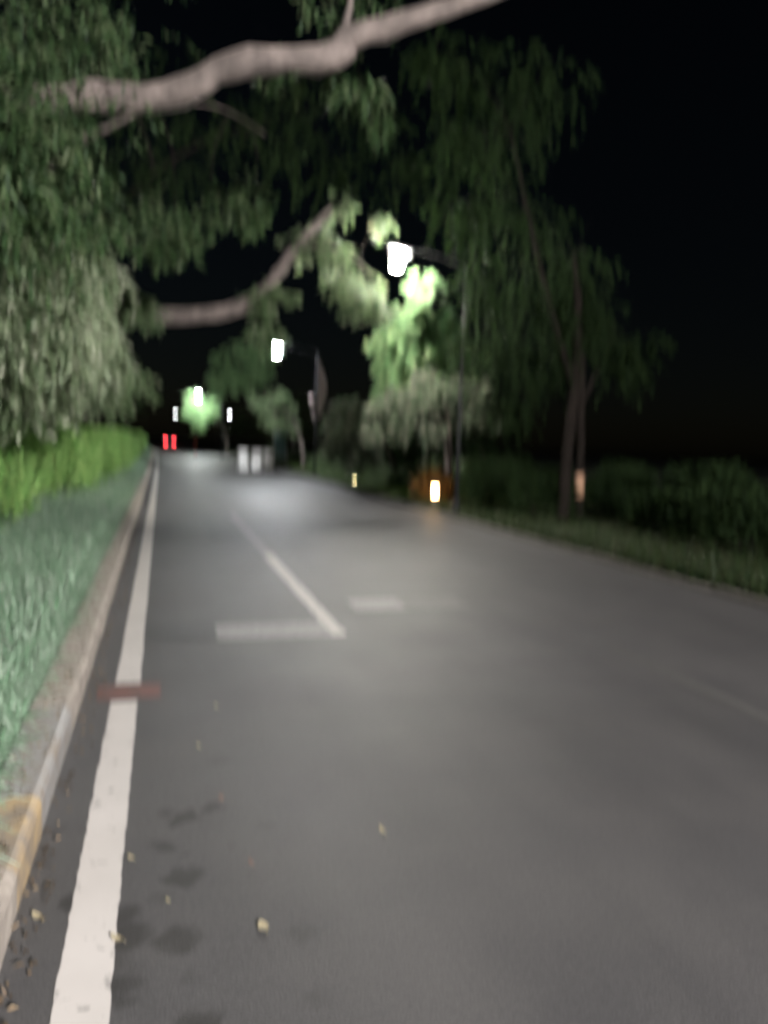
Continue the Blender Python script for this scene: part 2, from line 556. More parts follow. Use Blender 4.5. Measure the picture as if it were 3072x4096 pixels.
def tree(name, label, base, trunk, trad, limbs, clumps, leaf, bark, L=.11, W=.03, dens=1.0, droop=1.0, group=None):
    """trunk and limb paths in world metres; clumps (x, y, z, radius, sprays)"""
    base = Vector(base)
    root = empty(name, base, label=label, cat='tree', group=group)
    P, R = smooth_path(trunk, trad, 5, .012)
    link('trunk', tube_me('trunk', [p - base for p in P], R, 12, .07), bark, root)
    nodes = [Vector(p) for p in P[len(P) // 2:]]
    for pts, rad in limbs:
        P, R = smooth_path(pts, rad, 5, .012)
        link('limb', tube_me('limb', [p - base for p in P], R, 12, .14), bark, root)
        nodes += P
    V, F = [], []
    parts = []
    for x, y_, z, r, ns in clumps:
        c = Vector((x, y_, z))
        a = min(nodes, key=lambda q: (q - c).length + (0.4 if q.z > c.z + .3 else 0))
        mid = (a + c) / 2 + Vector((random.uniform(-.1, .1), random.uniform(-.1, .1), .12 * (c - a).length))
        v, f = tube_vf(*smooth_path([a - base, mid - base, c - base], [.009, .007, .004], 4, .02), seg=5, base=len(V))
        V += v; F += f
        for q in range(4):
            e = c + Vector([random.gauss(0, r * .5) for _ in range(3)])
            v, f = tube_vf([c - base, (c + e) / 2 - base + Vector((0, 0, .03)), e - base], [.004, .0035, .002], seg=4, base=len(V))
            V += v; F += f
        k_ = random.uniform(.75, 1.3)
        parts.append(spray_clump((c - base)[:], r, max(6, int(ns * dens * 1.25 / k_)), 16, L * k_, W * k_, droop))
    if V:
        tag(link('twigs', pyd('twigs', V, F, True), M['bark_dark'], root), kind='stuff')
    if parts:
        link('crown', tri_mesh('crown', *join(parts)), leaf, root)
    return root


def cl(spec):
    """clumps given by where they are seen and how far down the road they hang"""
    return [(*at(px, py, Y), r, n) for px, py, Y, r, n in spec]


# tree overhanging from the left, nearest
tree('roadside_tree', 'nearest roadside tree on the left, its thick pale limb arching over the road', (-3.3, 7.4, .08),
     [(-3.3, 7.4, .0), (-3.25, 7.45, 1.2), (-3.0, 7.5, 2.4), (-2.7, 7.55, 3.4)], [.24, .2, .18, .16],
     [([(-2.75, 7.55, 3.3), (-2.0, 7.55, 4.05), (-1.01, 7.5, 4.36), (.0, 7.2, 4.42), (.55, 7.0, 4.66), (1.38, 6.8, 4.80), (1.55, 6.78, 4.97), (2.3, 6.5, 5.2), (3.3, 6.2, 5.6)],
       [.15, .14, .115, .118, .115, .112, .10, .075, .03]),
      ([(-2.75, 7.55, 3.3), (-3.0, 7.0, 4.4), (-2.6, 6.6, 5.6), (-1.6, 6.4, 6.6), (-.4, 6.3, 7.2)], [.14, .11, .08, .05, .02]),
      ([(-2.2, 7.6, 3.9), (-1.5, 8.6, 4.7), (-.6, 9.6, 5.3), (.6, 10.2, 5.6), (1.3, 10.6, 5.5)], [.03, .02, .012, .008, .004]),
      ([(1.45, 6.8, 4.9), (1.52, 6.85, 5.25), (1.62, 6.9, 5.6)], [.04, .028, .012])],
     cl([(130, 100, 7.4, .7, 70), (-80, 260, 7, .8, 80), (350, 40, 7.6, .6, 50), (90, 480, 7, .5, 60), (220, 520, 7.6, .32, 30), (-40, 700, 6.6, .7, 80),
         (100, 800, 7.6, .55, 60), (260, 830, 9, .5, 55),
         (620, 860, 10, .36, 46), (700, 930, 10, .28, 34), (660, 980, 10, .2, 20), (980, 780, 10.2, .32, 36), (1010, 850, 10.2, .18, 16), (840, 880, 10.5, .15, 10),
         (1440, 330, 7.4, .22, 12), (1490, 430, 7.6, .2, 10),
         (1130, 250, 7.6, .2, 10), (1380, 20, 7, .35, 20)]),
     M['leaf'], M['bark'])
tree('roadside_tree', 'pale weeping tree hanging over the hedge at the far left', (-3.7, 10.8, .08),
     [(-3.7, 10.8, 0), (-3.65, 10.8, 1.3), (-3.5, 10.7, 2.6), (-3.2, 10.6, 3.8), (-2.7, 10.4, 4.8)], [.16, .14, .12, .09, .04],
     [([(-3.5, 10.7, 2.6), (-2.7, 10.2, 3.7), (-1.9, 9.8, 4.3), (-1.2, 9.6, 4.5)], [.08, .055, .035, .012]),
      ([(-3.4, 10.7, 3.0), (-2.6, 11.2, 4.0), (-1.7, 11.6, 4.4)], [.07, .045, .012])],
     cl([(80, 1000, 8.2, .6, 80), (330, 1010, 10, .42, 40), (60, 1200, 8.2, .65, 110), (260, 1160, 9.5, .48, 70), (400, 1200, 12.3, .3, 30), (240, 1330, 11, .5, 90), (80, 1330, 9.6, .55, 100),
         (330, 1430, 12.3, .45, 70), (180, 1450, 10.5, .42, 70), (20, 1450, 9.6, .42, 60), (340, 1330, 12, .42, 50), (120, 1540, 9.8, .34, 40), (270, 1540, 11.4, .34, 40)]),
     M['leaf_weep'], M['bark_dark'], .16, .034, droop=1.5)
# second tree, its limb turning up beside the lamp
tree('roadside_tree', 'second roadside tree on the left, its limb bent upward in front of the middle lamp', (-3.4, 14.2, .08),
     [(-3.4, 14.2, 0), (-3.3, 14.2, 1.2), (-3.1, 14.2, 2.5), (-2.8, 14.2, 3.1)], [.24, .2, .18, .16],
     [([(-2.9, 14.2, 2.9), (-2.0, 14.1, 3.35), (-.94, 14, 3.5), (.3, 14, 3.58), (1.2, 14, 3.76), (1.7, 14, 4.12), (1.99, 14, 4.5), (2.34, 14, 5.03), (2.9, 14, 5.7)],
       [.15, .14, .13, .13, .125, .115, .10, .08, .03]),
      ([(2.3, 14, 4.95), (2.9, 14.3, 5.1), (3.5, 14.6, 5.0), (3.9, 14.8, 4.75)], [.05, .035, .02, .01]),
      ([(-2.8, 14.2, 3.1), (-2.4, 13.6, 4.4), (-1.6, 13, 5.6), (-.4, 12.8, 6.4)], [.13, .1, .06, .02])],
     cl([(1050, 1190, 13.8, .3, 40), (1060, 1320, 13.9, .25, 28), (1150, 1180, 13.8, .16, 14), (1230, 960, 14, .32, 26), (1330, 1000, 14.3, .32, 30), (1390, 1110, 14.6, .34, 50), (1460, 1170, 14.8, .32, 46),
         (1420, 1230, 14.7, .22, 26), (1530, 1240, 15, .2, 18), (1360, 820, 13.8, .22, 14), (1540, 880, 14.6, .2, 14), (560, 1210, 12.4, .26, 34), (600, 1250, 12.6, .18, 18),
         (430, 1500, 14, .45, 50), (470, 1520, 15.5, .5, 50)]),
     M['leaf_pale'], M['bark'])
for k, (ty, lab) in enumerate([(23, 'third tree along the left side, dark crown above the hedge'),
                               (33, 'fourth tree along the left side, almost black against the night'),
                               (46, 'far dark tree on the left above the end of the hedge'),
                               (62, 'farthest dark tree on the left beside the vanishing road')]):
    bx = -3.4 + bend(ty)
    tree('roadside_tree', lab, (bx, ty, .08), [(bx, ty, 0), (bx + .1, ty, 1.5), (bx + .2, ty, 3.2), (bx + .5, ty - .3, 4.6)], [.22, .19, .15, .07],
         [([(bx + .2, ty, 3.0), (bx + 1, ty - .4, 3.9), (bx + 1.9, ty - .6, 4.4)], [.1, .07, .03]),
          ([(bx + .2, ty, 2.8), (bx - .8, ty + .3, 3.8), (bx - 1.4, ty + .4, 4.6)], [.09, .06, .03])]
         + ([([(bx + .2, ty, 3.4), (bx + 1.4, ty - 1.5, 6), (bx + 3.6, ty - 3, 8.2), (bx + 6.4, ty - 3.8, 9.4)], [.1, .08, .05, .015])] if k == 0 else []),
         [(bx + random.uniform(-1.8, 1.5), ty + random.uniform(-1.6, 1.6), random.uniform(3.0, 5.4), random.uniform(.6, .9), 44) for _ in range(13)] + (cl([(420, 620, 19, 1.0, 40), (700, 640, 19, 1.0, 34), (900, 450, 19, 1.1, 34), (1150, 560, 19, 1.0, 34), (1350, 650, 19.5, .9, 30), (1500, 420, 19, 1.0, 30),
              (640, 330, 18.5, 1.0, 34), (1250, 330, 18.5, 1.0, 30), (1650, 640, 19, .9, 30)]) if k == 0 else []),  # limb and clumps over the road added in place of a haze veil
         M['leaf_unlit'], M['bark_dark'], .16, .05, group=None)

# right side trees
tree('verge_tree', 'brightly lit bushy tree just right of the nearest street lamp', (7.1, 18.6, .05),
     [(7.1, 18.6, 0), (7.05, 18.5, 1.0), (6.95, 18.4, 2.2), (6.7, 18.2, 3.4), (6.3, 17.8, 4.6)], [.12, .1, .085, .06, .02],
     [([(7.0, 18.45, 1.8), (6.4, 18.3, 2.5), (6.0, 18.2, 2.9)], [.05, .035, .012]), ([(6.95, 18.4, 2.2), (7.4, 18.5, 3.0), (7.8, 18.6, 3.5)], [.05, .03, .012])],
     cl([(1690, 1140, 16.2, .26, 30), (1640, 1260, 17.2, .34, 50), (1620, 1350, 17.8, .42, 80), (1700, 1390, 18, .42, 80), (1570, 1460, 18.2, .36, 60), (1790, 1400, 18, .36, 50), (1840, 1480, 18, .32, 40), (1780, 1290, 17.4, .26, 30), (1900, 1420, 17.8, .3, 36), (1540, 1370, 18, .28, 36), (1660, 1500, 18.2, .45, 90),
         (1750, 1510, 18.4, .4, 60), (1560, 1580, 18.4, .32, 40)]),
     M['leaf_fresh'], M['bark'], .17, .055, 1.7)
tree('verge_tree', 'greyish drooping small tree under the lit crown on the verge', (6.75, 17.5, .05),
     [(6.75, 17.5, 0), (6.7, 17.45, 1.0), (6.55, 17.4, 1.8), (6.4, 17.3, 2.5)], [.06, .05, .04, .02],
     [([(6.6, 17.4, 1.6), (6.1, 17.3, 2.1), (5.8, 17.2, 2.4)], [.035, .022, .01])],
     cl([(1540, 1600, 17.3, .26, 40), (1630, 1570, 17, .36, 56), (1730, 1540, 17, .34, 50), (1680, 1480, 17, .22, 20), (1820, 1520, 17, .34, 50), (1860, 1620, 17.2, .32, 44), (1600, 1680, 17.1, .28, 40), (1720, 1690, 17.1, .28, 40), (1930, 1540, 17, .3, 36), (1960, 1640, 17.2, .28, 30), (1500, 1700, 17.4, .26, 30)]),
     M['leaf_grey'], M['bark_dark'], .16, .042, 1.0, droop=2.0)
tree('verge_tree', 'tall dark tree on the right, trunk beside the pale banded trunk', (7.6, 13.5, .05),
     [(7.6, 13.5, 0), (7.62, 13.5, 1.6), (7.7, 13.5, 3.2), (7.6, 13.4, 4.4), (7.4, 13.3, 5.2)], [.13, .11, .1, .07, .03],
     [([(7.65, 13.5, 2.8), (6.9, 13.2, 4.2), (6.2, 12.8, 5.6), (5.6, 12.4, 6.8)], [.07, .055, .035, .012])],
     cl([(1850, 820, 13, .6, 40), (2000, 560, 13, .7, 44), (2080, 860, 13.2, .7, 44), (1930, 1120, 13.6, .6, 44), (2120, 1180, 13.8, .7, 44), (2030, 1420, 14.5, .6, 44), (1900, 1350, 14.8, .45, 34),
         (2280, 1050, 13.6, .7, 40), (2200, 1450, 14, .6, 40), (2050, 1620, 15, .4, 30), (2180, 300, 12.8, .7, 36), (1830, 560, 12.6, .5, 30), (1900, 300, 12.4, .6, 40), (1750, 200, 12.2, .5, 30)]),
     M['leaf_unlit'], M['bark_dark'], .15, .045, droop=1.6)
t = tree('verge_tree', 'slim tree on the right with a pale peach band painted round its trunk', (8.25, 14.0, .05),
     [(8.25, 14, 0), (8.2, 14, 1.2), (8.15, 14, 2.6), (8.1, 14, 4)], [.09, .085, .075, .04],
     [([(8.15, 14, 2.4), (8.7, 14.2, 3.4), (9.1, 14.4, 4.2)], [.05, .035, .012])],
     [(8.1 + random.uniform(-.8, 1.2), 14 + random.uniform(-.6, .8), random.uniform(2.9, 4.8), .55, 34) for _ in range(6)],
     M['leaf_unlit'], M['bark_dark'], .15, .045)
band = link('painted_band', tube_me('painted_band', [(-.03, 0, .52), (-.035, 0, .75), (-.04, 0, .98)], [.099, .097, .094], 16), M['peach'], t)
tag(band, 'pale peach limewashed band round the trunk')

far_trees = [
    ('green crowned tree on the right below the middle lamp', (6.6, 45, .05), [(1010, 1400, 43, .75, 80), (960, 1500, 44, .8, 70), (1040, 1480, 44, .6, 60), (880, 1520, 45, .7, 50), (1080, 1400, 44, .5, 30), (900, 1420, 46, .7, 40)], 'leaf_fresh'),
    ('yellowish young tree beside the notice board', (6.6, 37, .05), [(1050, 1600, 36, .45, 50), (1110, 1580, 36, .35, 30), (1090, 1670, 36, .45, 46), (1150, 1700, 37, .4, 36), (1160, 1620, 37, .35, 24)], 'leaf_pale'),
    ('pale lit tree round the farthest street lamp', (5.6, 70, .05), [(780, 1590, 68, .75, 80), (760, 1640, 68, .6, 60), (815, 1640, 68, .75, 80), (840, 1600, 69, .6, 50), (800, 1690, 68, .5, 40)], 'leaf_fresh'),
    ('tall grey green shrubby tree left of the lit crown', (7.6, 25, .05), [(1400, 1620, 24.5, .42, 50), (1370, 1700, 24.5, .45, 50), (1440, 1700, 24.5, .45, 50), (1400, 1780, 24.5, .45, 50), (1340, 1790, 24.5, .35, 30), (1480, 1790, 24.5, .4, 40)], 'leaf_grey'),
    ('dark tree behind the tail lights at the end of the road', (7, 105, .05), [(820, 1640, 104, 1.6, 70), (880, 1660, 104, 1.6, 60), (760, 1660, 106, 1.4, 50), (860, 1600, 104, 1.5, 50)], 'leaf_unlit'),
    ('low dark tree behind the white barriers', (8.6, 52, .05), [(1000, 1680, 50, .8, 44), (1080, 1660, 52, .9, 44), (940, 1700, 54, .7, 30), (1180, 1600, 50, .9, 44), (1240, 1700, 48, .8, 40)], 'leaf_unlit'),
    ('dark tree far back on the verge behind the bollard light', (11.5, 26, .05), [(1650, 1760, 26, .7, 44), (1800, 1760, 26, .7, 44), (1950, 1760, 25, .7, 40), (1880, 1640, 25, .7, 40), (1520, 1780, 28, .7, 40), (2040, 1680, 24, .7, 40)], 'leaf_unlit'),
]
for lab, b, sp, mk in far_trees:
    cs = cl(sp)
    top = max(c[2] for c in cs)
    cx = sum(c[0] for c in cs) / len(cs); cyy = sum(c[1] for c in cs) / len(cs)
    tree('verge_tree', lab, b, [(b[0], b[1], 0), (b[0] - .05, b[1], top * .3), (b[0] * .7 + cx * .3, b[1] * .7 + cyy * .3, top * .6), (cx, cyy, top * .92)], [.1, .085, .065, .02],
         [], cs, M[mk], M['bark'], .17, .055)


# ------------------------------------------------------------------ shrubs
def shrub_mesh(seed, w, h, n, L, W):
    r_ = np.random.default_rng(seed)
    d = r_.normal(size=(n, 3)); d /= np.linalg.norm(d, axis=1, keepdims=True)
    d[:, 2] = np.where(d[:, 2] < -.6, -d[:, 2], d[:, 2])
    lump = 1 + .18 * np.sin(5 * d[:, 0] + seed) * np.cos(4 * d[:, 1] + 2 * seed) + .14 * np.sin(9 * d[:, 2] + seed * 3 + 6 * d[:, 0])
    rad = (r_.random(n) ** .3) * lump
    P = d * rad[:, None] * np.array([w / 2, w / 2, h * .5]) + np.array([0, 0, h * .5])
    P[:, 2] = np.maximum(P[:, 2], .03)
    D = d * .8 + r_.normal(size=(n, 3)) * .6; D[:, 2] += .55
    N = r_.normal(size=(n, 3)); N[:, 2] += .6
    return leaf_tris(P, D, N, L * r_.uniform(.6, 1.3, n), W * r_.uniform(.7, 1.2, n))


def stems_mesh(seed, w, h):
    random.seed(seed)
    V, F = [], []
    for k in range(7):
        a = random.uniform(0, 6.28)
        e = Vector((math.cos(a) * w * .33, math.sin(a) * w * .33, h * random.uniform(.6, .9)))
        v, f = tube_vf([(math.cos(a) * .05, math.sin(a) * .05, -.05), e * .5 + Vector((0, 0, .1)), e], [.014, .01, .004], seg=5, base=len(V))
        V += v; F += f
    return pyd('stems', V, F, True)


hedge_fol = [tri_mesh('foliage', *shrub_mesh(k, 1.7, 1.45, 2600, .13, .055)) for k in range(4)]
hedge_stem = [stems_mesh(k, 1.5, 1.3) for k in range(4)]
for me in hedge_fol: me.materials.append(M['hedge'])
for me in hedge_stem: me.materials.append(M['bark_dark'])
random.seed(21)
y, i = 6.5, 0
while y < 72:
    x = -2.55 + random.uniform(-.15, .15) + (.55 if y > 22 else .25 if y > 15 else 0) + bend(y)
    near = {0: 'hedge shrub at the far left edge, nearest of the yellow green row'}.get(i)
    root = empty('hedge_shrub', (x, y, .1), random.uniform(0, 6.28),
                 label=near or 'yellow green leafy shrub in the long hedge row on the left', cat='shrub', group='hedge shrubs along the left side')
    s = random.uniform(.9, 1.08)
    root.scale = (s, s, s * random.uniform(.93, 1.04))
    link('foliage', hedge_fol[i % 4], None, root); link('stems', hedge_stem[i % 4], None, root)
    y += random.uniform(1.05, 1.35) * (1 if y < 30 else 1.25); i += 1

verge_fol = [tri_mesh('foliage', *shrub_mesh(20 + k, 1.3, .9, 1300, .14, .05)) for k in range(3)]
for me in verge_fol: me.materials.append(M['leaf_unlit'])
verge_stem = [stems_mesh(20 + k, 1.2, .8) for k in range(3)]
for me in verge_stem: me.materials.append(M['bark_dark'])
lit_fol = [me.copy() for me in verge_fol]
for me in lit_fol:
    me.materials.clear(); me.materials.append(M['leaf_pale'])  # paler leaves on the farther shrubs stand for lamp light on them
pos = []
for k in range(34):
    Y = 7.5 + k * 1.35
    pos.append((6.9 + random.uniform(-.15, .9) + (1.2 if Y < 13 else 0) + bend(Y), Y + random.uniform(-.3, .3), random.uniform(.6, 1.15)))
for k in range(30):
    Y = 5 + k * 1.1
    pos.append((10 + random.uniform(-1, 2.5), Y, random.uniform(1.0, 1.5)))
marks = {'nearest street lamp post': (6.05, 15.3), 'warm bollard light': (6.18, 17.2), 'small yellow bollard light': (6.45, 26), 'bannered lamp pole': (6.2, 32),
         'three white barriers': (5.4, 40.5), 'teal notice board': (6.2, 42.5), 'peach banded trunk': (8.25, 14), 'tall dark trunk': (7.6, 13.2), 'trunk of the lit tree': (7.1, 18.6)}
own = {}
for nm, (mx_, my_) in marks.items():
    kk = min((q for q in range(34) if q not in own), key=lambda q: (pos[q][0] - mx_) ** 2 + (pos[q][1] - my_) ** 2)
    own[kk] = 'low shrub growing closest to the ' + nm
own[0] = 'low shrub nearest the viewer at the right edge of the frame'
for k, (x, y, s) in enumerate(pos):
    root = empty('verge_shrub', (x, y, .03), random.uniform(0, 6.28),
                 label=own.get(k, 'low shrub in the uneven row beside the right kerb') if k < 34 else 'dark shrub in the back row across the verge', cat='shrub',
                 group='low shrubs along the right kerb' if k < 34 else 'dark shrubs at the back of the verge')
    root.scale = (s, s, s * random.uniform(.8, 1.15))
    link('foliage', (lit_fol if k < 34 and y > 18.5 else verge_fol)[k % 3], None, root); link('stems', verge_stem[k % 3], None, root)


tinted = tri_mesh('foliage', *shrub_mesh(41, 1.0, .85, 1100, .12, .045)); tinted.materials.append(M['leaf_glow'])
root = empty('verge_shrub', (6.38, 17.75, .03), .4, label='rusty brown shrub with the warm bollard glow put into its colour', cat='shrub', group='low shrubs along the right kerb')
link('foliage', tinted, None, root); link('stems', verge_stem[0], None, root)

# ------------------------------------------------------------------ ground cover and grass (nobody could count it)
def blades(n, xs, ys, z, L, W, lean=.5, bx=0.0, power=2.0):
    y_ = ys[0] + (ys[1] - ys[0]) * rng.random(n) ** power
    x_ = rng.uniform(xs[0], xs[1], n)
    x_ = x_ + np.array([bend(v) for v in y_])
    P = np.stack([x_, y_, np.full(n, z)], 1)
    a = rng.uniform(0, 2 * np.pi, n)
    out = np.stack([np.cos(a) + bx, np.sin(a), np.zeros(n)], 1) * (lean * rng.uniform(.3, 1.5, n))[:, None]
    ln = (L * rng.uniform(.55, 1.3, n))[:, None]
    up = np.array([0, 0, 1.0])
    p1 = P + (up + out * .45) * ln * .5
    p2 = p1 + (up * .25 + out * 1.1) * ln * .42
    p3 = p2 + (-up * .5 + out * .9) * ln * .25
    s = np.cross(out, up); s /= (np.linalg.norm(s, axis=1, keepdims=True) + 1e-9)
    w = (W * rng.uniform(.7, 1.3, n))[:, None]
    V = np.stack([P - s * w * .4, P + s * w * .4, p1 - s * w * .5, p1 + s * w * .5, p2 - s * w * .4, p2 + s * w * .4, p3], 1).reshape(-1, 3)
    i_ = np.arange(n)[:, None] * 7
    T = np.concatenate([i_ + q for q in ([0, 1, 3], [0, 3, 2], [2, 3, 5], [2, 5, 4], [4, 5, 6])], 1).reshape(-1, 3)
    return V, T


gc = join([blades(52000, (-2.7, -.72), (.6, 34), .11, .33, .013, .55, .1, 1.7),
           blades(12000, (-.80, -.63), (2.4, 34), .11, .19, .011, .7, .3, 1.6),
           blades(9000, (-2.2, -.7), (30, 75), .11, .36, .03, .5, .1, 1.0)])
tag(link('ground_cover', tri_mesh('ground_cover', *gc), M['blade']), 'silvery green strappy ground cover in the bed behind the left kerb', 'ground cover', kind='stuff')
gv = join([blades(42000, (5.98, 11), (3, 40), .04, .22, .014, .5, 0, 1.3), blades(14000, (5.9, 6.3), (3, 60), .04, .16, .014, .6, -.2, 1.3),
           blades(12000, (5.95, 10), (38, 90), .04, .3, .03, .5, 0, 1)])
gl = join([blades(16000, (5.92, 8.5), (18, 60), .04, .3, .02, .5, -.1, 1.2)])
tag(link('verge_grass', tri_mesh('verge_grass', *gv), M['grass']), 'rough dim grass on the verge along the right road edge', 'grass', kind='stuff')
tag(link('verge_grass', tri_mesh('verge_grass', *gl), M['grass_lit']), 'grass with lamp light in its colour along the verge beyond the bollard light', 'grass', kind='stuff')
# leaf litter in the gutter
n = 500
ly = .8 + 26 * rng.random(n) ** 2
lx = -.40 + np.abs(rng.normal(size=n)) * .035
lp = np.stack([lx, ly, .006 + rng.random(n) * .02], 1)
lt1 = leaf_tris(lp, rng.normal(size=(n, 3)) * [1, 1, .25], rng.normal(size=(n, 3)) * .4 + [0, 0, 1], rng.uniform(.015, .04, n), rng.uniform(.008, .018, n), .4)
n = 700
lp = np.stack([rng.uniform(-.6, -.45, n), 1 + 14 * rng.random(n) ** 1.6, .152 + rng.random(n) * .012], 1)
lt2 = leaf_tris(lp, rng.normal(size=(n, 3)) * [1, 1, .25], rng.normal(size=(n, 3)) * .4 + [0, 0, 1], rng.uniform(.012, .035, n), rng.uniform(.006, .014, n), .4)
tag(link('leaf_litter', tri_mesh('leaf_litter', *join([lt1, lt2])), M['litter']), 'brown dry leaf litter gathered in the gutter along the left kerb', 'leaf litter', kind='stuff')


# ------------------------------------------------------------------ street lamps
def street_lamp(label, px, py, hx, hz, tint, power):
    """pole at (px, py); lamp head over the road at hx, glass at height hz"""
    root = empty('street_lamp', (px, py, .04), label=label, cat='street lamp', group='street lamps along the right side')
    ht = hz - .1
    link('pole', tube_me('pole', [(0, 0, -.05), (0, 0, 1.0), (0, 0, ht)], [.05, .044, .03], 14), M['metal'], root)
    link('base', tube_me('base', [(0, 0, -.03), (0, 0, .03), (0, 0, .035), (0, 0, .3), (0, 0, .33)], [.14, .14, .085, .08, .06], 16), M['metal'], root)
    ax = hx - px
    link('arm', tube_me('arm', smooth_path([(0, 0, ht - .05), (ax * .35, 0, ht + .12), (ax * .8, 0, ht + .2)], [.035, .03, .026], 6)[0],
                        smooth_path([(0, 0, 0), (0, 0, 1), (0, 0, 2)], [.022, .018, .014], 6)[1], 10), M['metal'], root)
    bm = bmesh.new()
    box(bm, (.03, 0, .05), (.46, .34, .07), None, .025)
    box(bm, (-.03, 0, .10), (.34, .18, .05), None, .02)
    head = link('lamp_head', bm_mesh('lamp_head', bm), M['housing'], root)
    head.location = (ax, 0, hz + .06 - .04); head.rotation_euler.y = math.radians(9)
    bm = bmesh.new()
    r = bmesh.ops.create_cube(bm, size=1)
    for v in bm.verts:
        k = .78 if v.co.z < 0 else 1
        v.co = Vector((v.co.x * .25 * k, v.co.y * .22 * k, v.co.z * .32 - .145))
    bmesh.ops.bevel(bm, geom=list(bm.edges), offset=.02, segments=2, affect='EDGES')
    em = emit('street lamp glass', tint, LAMP * power)
    lens = link('lens', bm_mesh('lens', bm), em, head)
    return root


street_lamp('nearest street lamp in view, brightest white head above the lit tree', 6.05, 15.3, 4.57, 5.3, (1, .96, .86), 1.2)
street_lamp('middle street lamp, white head left of the hanging banner', 6.2, 32, 4.53, 5.24, (.93, .97, 1), 1.4)
street_lamp('farthest bright street lamp, white head within a pale lit crown', 4.85, 66, 2.91, 5.0, (.93, 1, .95), 2.0)
street_lamp('street lamp standing behind the viewer', 6.0, -11, 4.7, 5.8, (1, .965, .955), 23.0)  # unseen lamp inferred from the lit foreground, strength raised far above the row


def small_lamp(label, x, y, h, mat, r):
    root = empty('path_lamp', (x, y, .03), label=label, cat='lamp', group='small lamps in the distance')
    link('post', tube_me('post', [(0, 0, -.03), (0, 0, h)], [r * .35, r * .3], 8), M['metal'], root)
    link('lantern', tube_me('lantern', [(0, 0, h), (0, 0, h + r * .6), (0, 0, h + r * 2), (0, 0, h + r * 2.6)], [r * .55, r, r * .9, r * .3], 10), mat, root)
    link('cap', tube_me('cap', [(0, 0, h + r * 2.6), (0, 0, h + r * 2.75), (0, 0, h + r * 3)], [r * 1.1, r * 1.1, r * .3], 10), M['metal'], root)
    return root


small_lamp('tiny far white lamp above the red tail lights', 1.9, 118, 4.7, M['pale'], .09)
small_lamp('tiny white lamp right of the farthest street lamp pole', 4.95, 60, 3.2, M['pale'], .06)
small_lamp('tiny cool blue lamp deep among the dark trees on the right', 18.6, 40, .75, M['cool'], .07)


def bollard(label, x, y, h, r, mat):
    root = empty('bollard_light', (x, y, .03), label=label, cat='bollard light', group='bollard lights on the verge')
    link('post', tube_me('post', [(0, 0, -.04), (0, 0, h)], [r * .9, r * .85], 14), M['housing'], root)
    link('lantern', tube_me('lantern', [(0, 0, h), (0, 0, h + .02), (0, 0, h + r * 2.6)], [r * .6, r * .8, r * .8], 14), mat, root)
    link('cap', tube_me('cap', [(0, 0, h + r * 2.6), (0, 0, h + r * 2.8), (0, 0, h + r * 3.4)], [r * 1.15, r * 1.1, r * .3], 14), M['housing'], root)
    return root


bollard('warm glowing bollard light on the verge under the lit tree', 6.18, 17, .30, .085, M['warm'])
bollard('small yellow bollard light farther along the verge', 6.45, 26, .10, .04, M['warm_small'])

# ------------------------------------------------------------------ banner on the middle lamp pole
ban = empty('banner', (6.2, 32, 2.2), label='tattered grey pink banner hanging on the middle street lamp pole', cat='banner')


def banner_cloth(name, out):
    V, F = [], []
    nz, nx = 14, 5
    for i in range(nz + 1):
        z = out[0] + (out[1] - out[0]) * i / nz
        w = out[2](i / nz)
        for j in range(nx + 1):
            s = j / nx
            V.append((out[3] * (.055 + w * s), .06 * math.sin(i * .7 + j) * s, z + (.1 * s if out[3] < 0 else 0)))
    for i in range(nz):
        for j in range(nx):
            q = i * (nx + 1) + j
            F.append((q, q + 1, q + nx + 2, q + nx + 1))
    me = pyd(name, V, F, True)
    o = link(name, me, M['cloth'], ban)
    md = o.modifiers.new('thickness', 'SOLIDIFY'); md.thickness = .004
    return o


banner_cloth('cloth', (.35, 2.55, lambda t: .02 + .36 * math.sin(math.pi * min(1, t * .95 + .03)) ** .8, 1))
banner_cloth('cloth', (.1, 1.1, lambda t: .03 + .24 * t, -1))
for z in (.33, 2.57):
    link('bracket', tube_me('bracket', [(0, 0, z), (.42, 0, z)], [.012, .01], 8), M['metal'], ban)

# ------------------------------------------------------------------ white barriers, notice board, red post
def barrier(label, x, y, rz):
    root = empty('traffic_barrier', (x, y, .0), rz, label=label, cat='barrier', group='white barriers at the right kerb')
    prof = [(-.24, .04), (.24, .04), (.24, .2), (.13, .4), (.10, .95), (-.10, .95), (-.13, .4), (-.24, .2)]
    w = .235
    V = [(-w, a, b) for a, b in prof] + [(w, a, b) for a, b in prof]
    k = len(prof)
    F = [(i, (i + 1) % k, k + (i + 1) % k, k + i) for i in range(k)] + [tuple(reversed(range(k))), tuple(range(k, 2 * k))]
    me = pyd('body', V, F)
    bm = bmesh.new(); bm.from_mesh(me)
    bmesh.ops.bevel(bm, geom=list(bm.edges), offset=.02, segments=2, affect='EDGES')
    link('body', bm_mesh('body', bm), M['plastic'], root)
    for s in (-1, 1):
        link('foot', box_me('foot', (s * .15, 0, .02), (.12, .46, .05), .008), M['plastic'], root)
        link('slot', box_me('slot', (s * .11, -.118, .62), (.08, .03, .16), .006), M['slot'], root)
    link('filler_cap', tube_me('filler_cap', [(0, 0, .94), (0, 0, .985)], [.05, .045], 12), M['slot'], root)
    return root


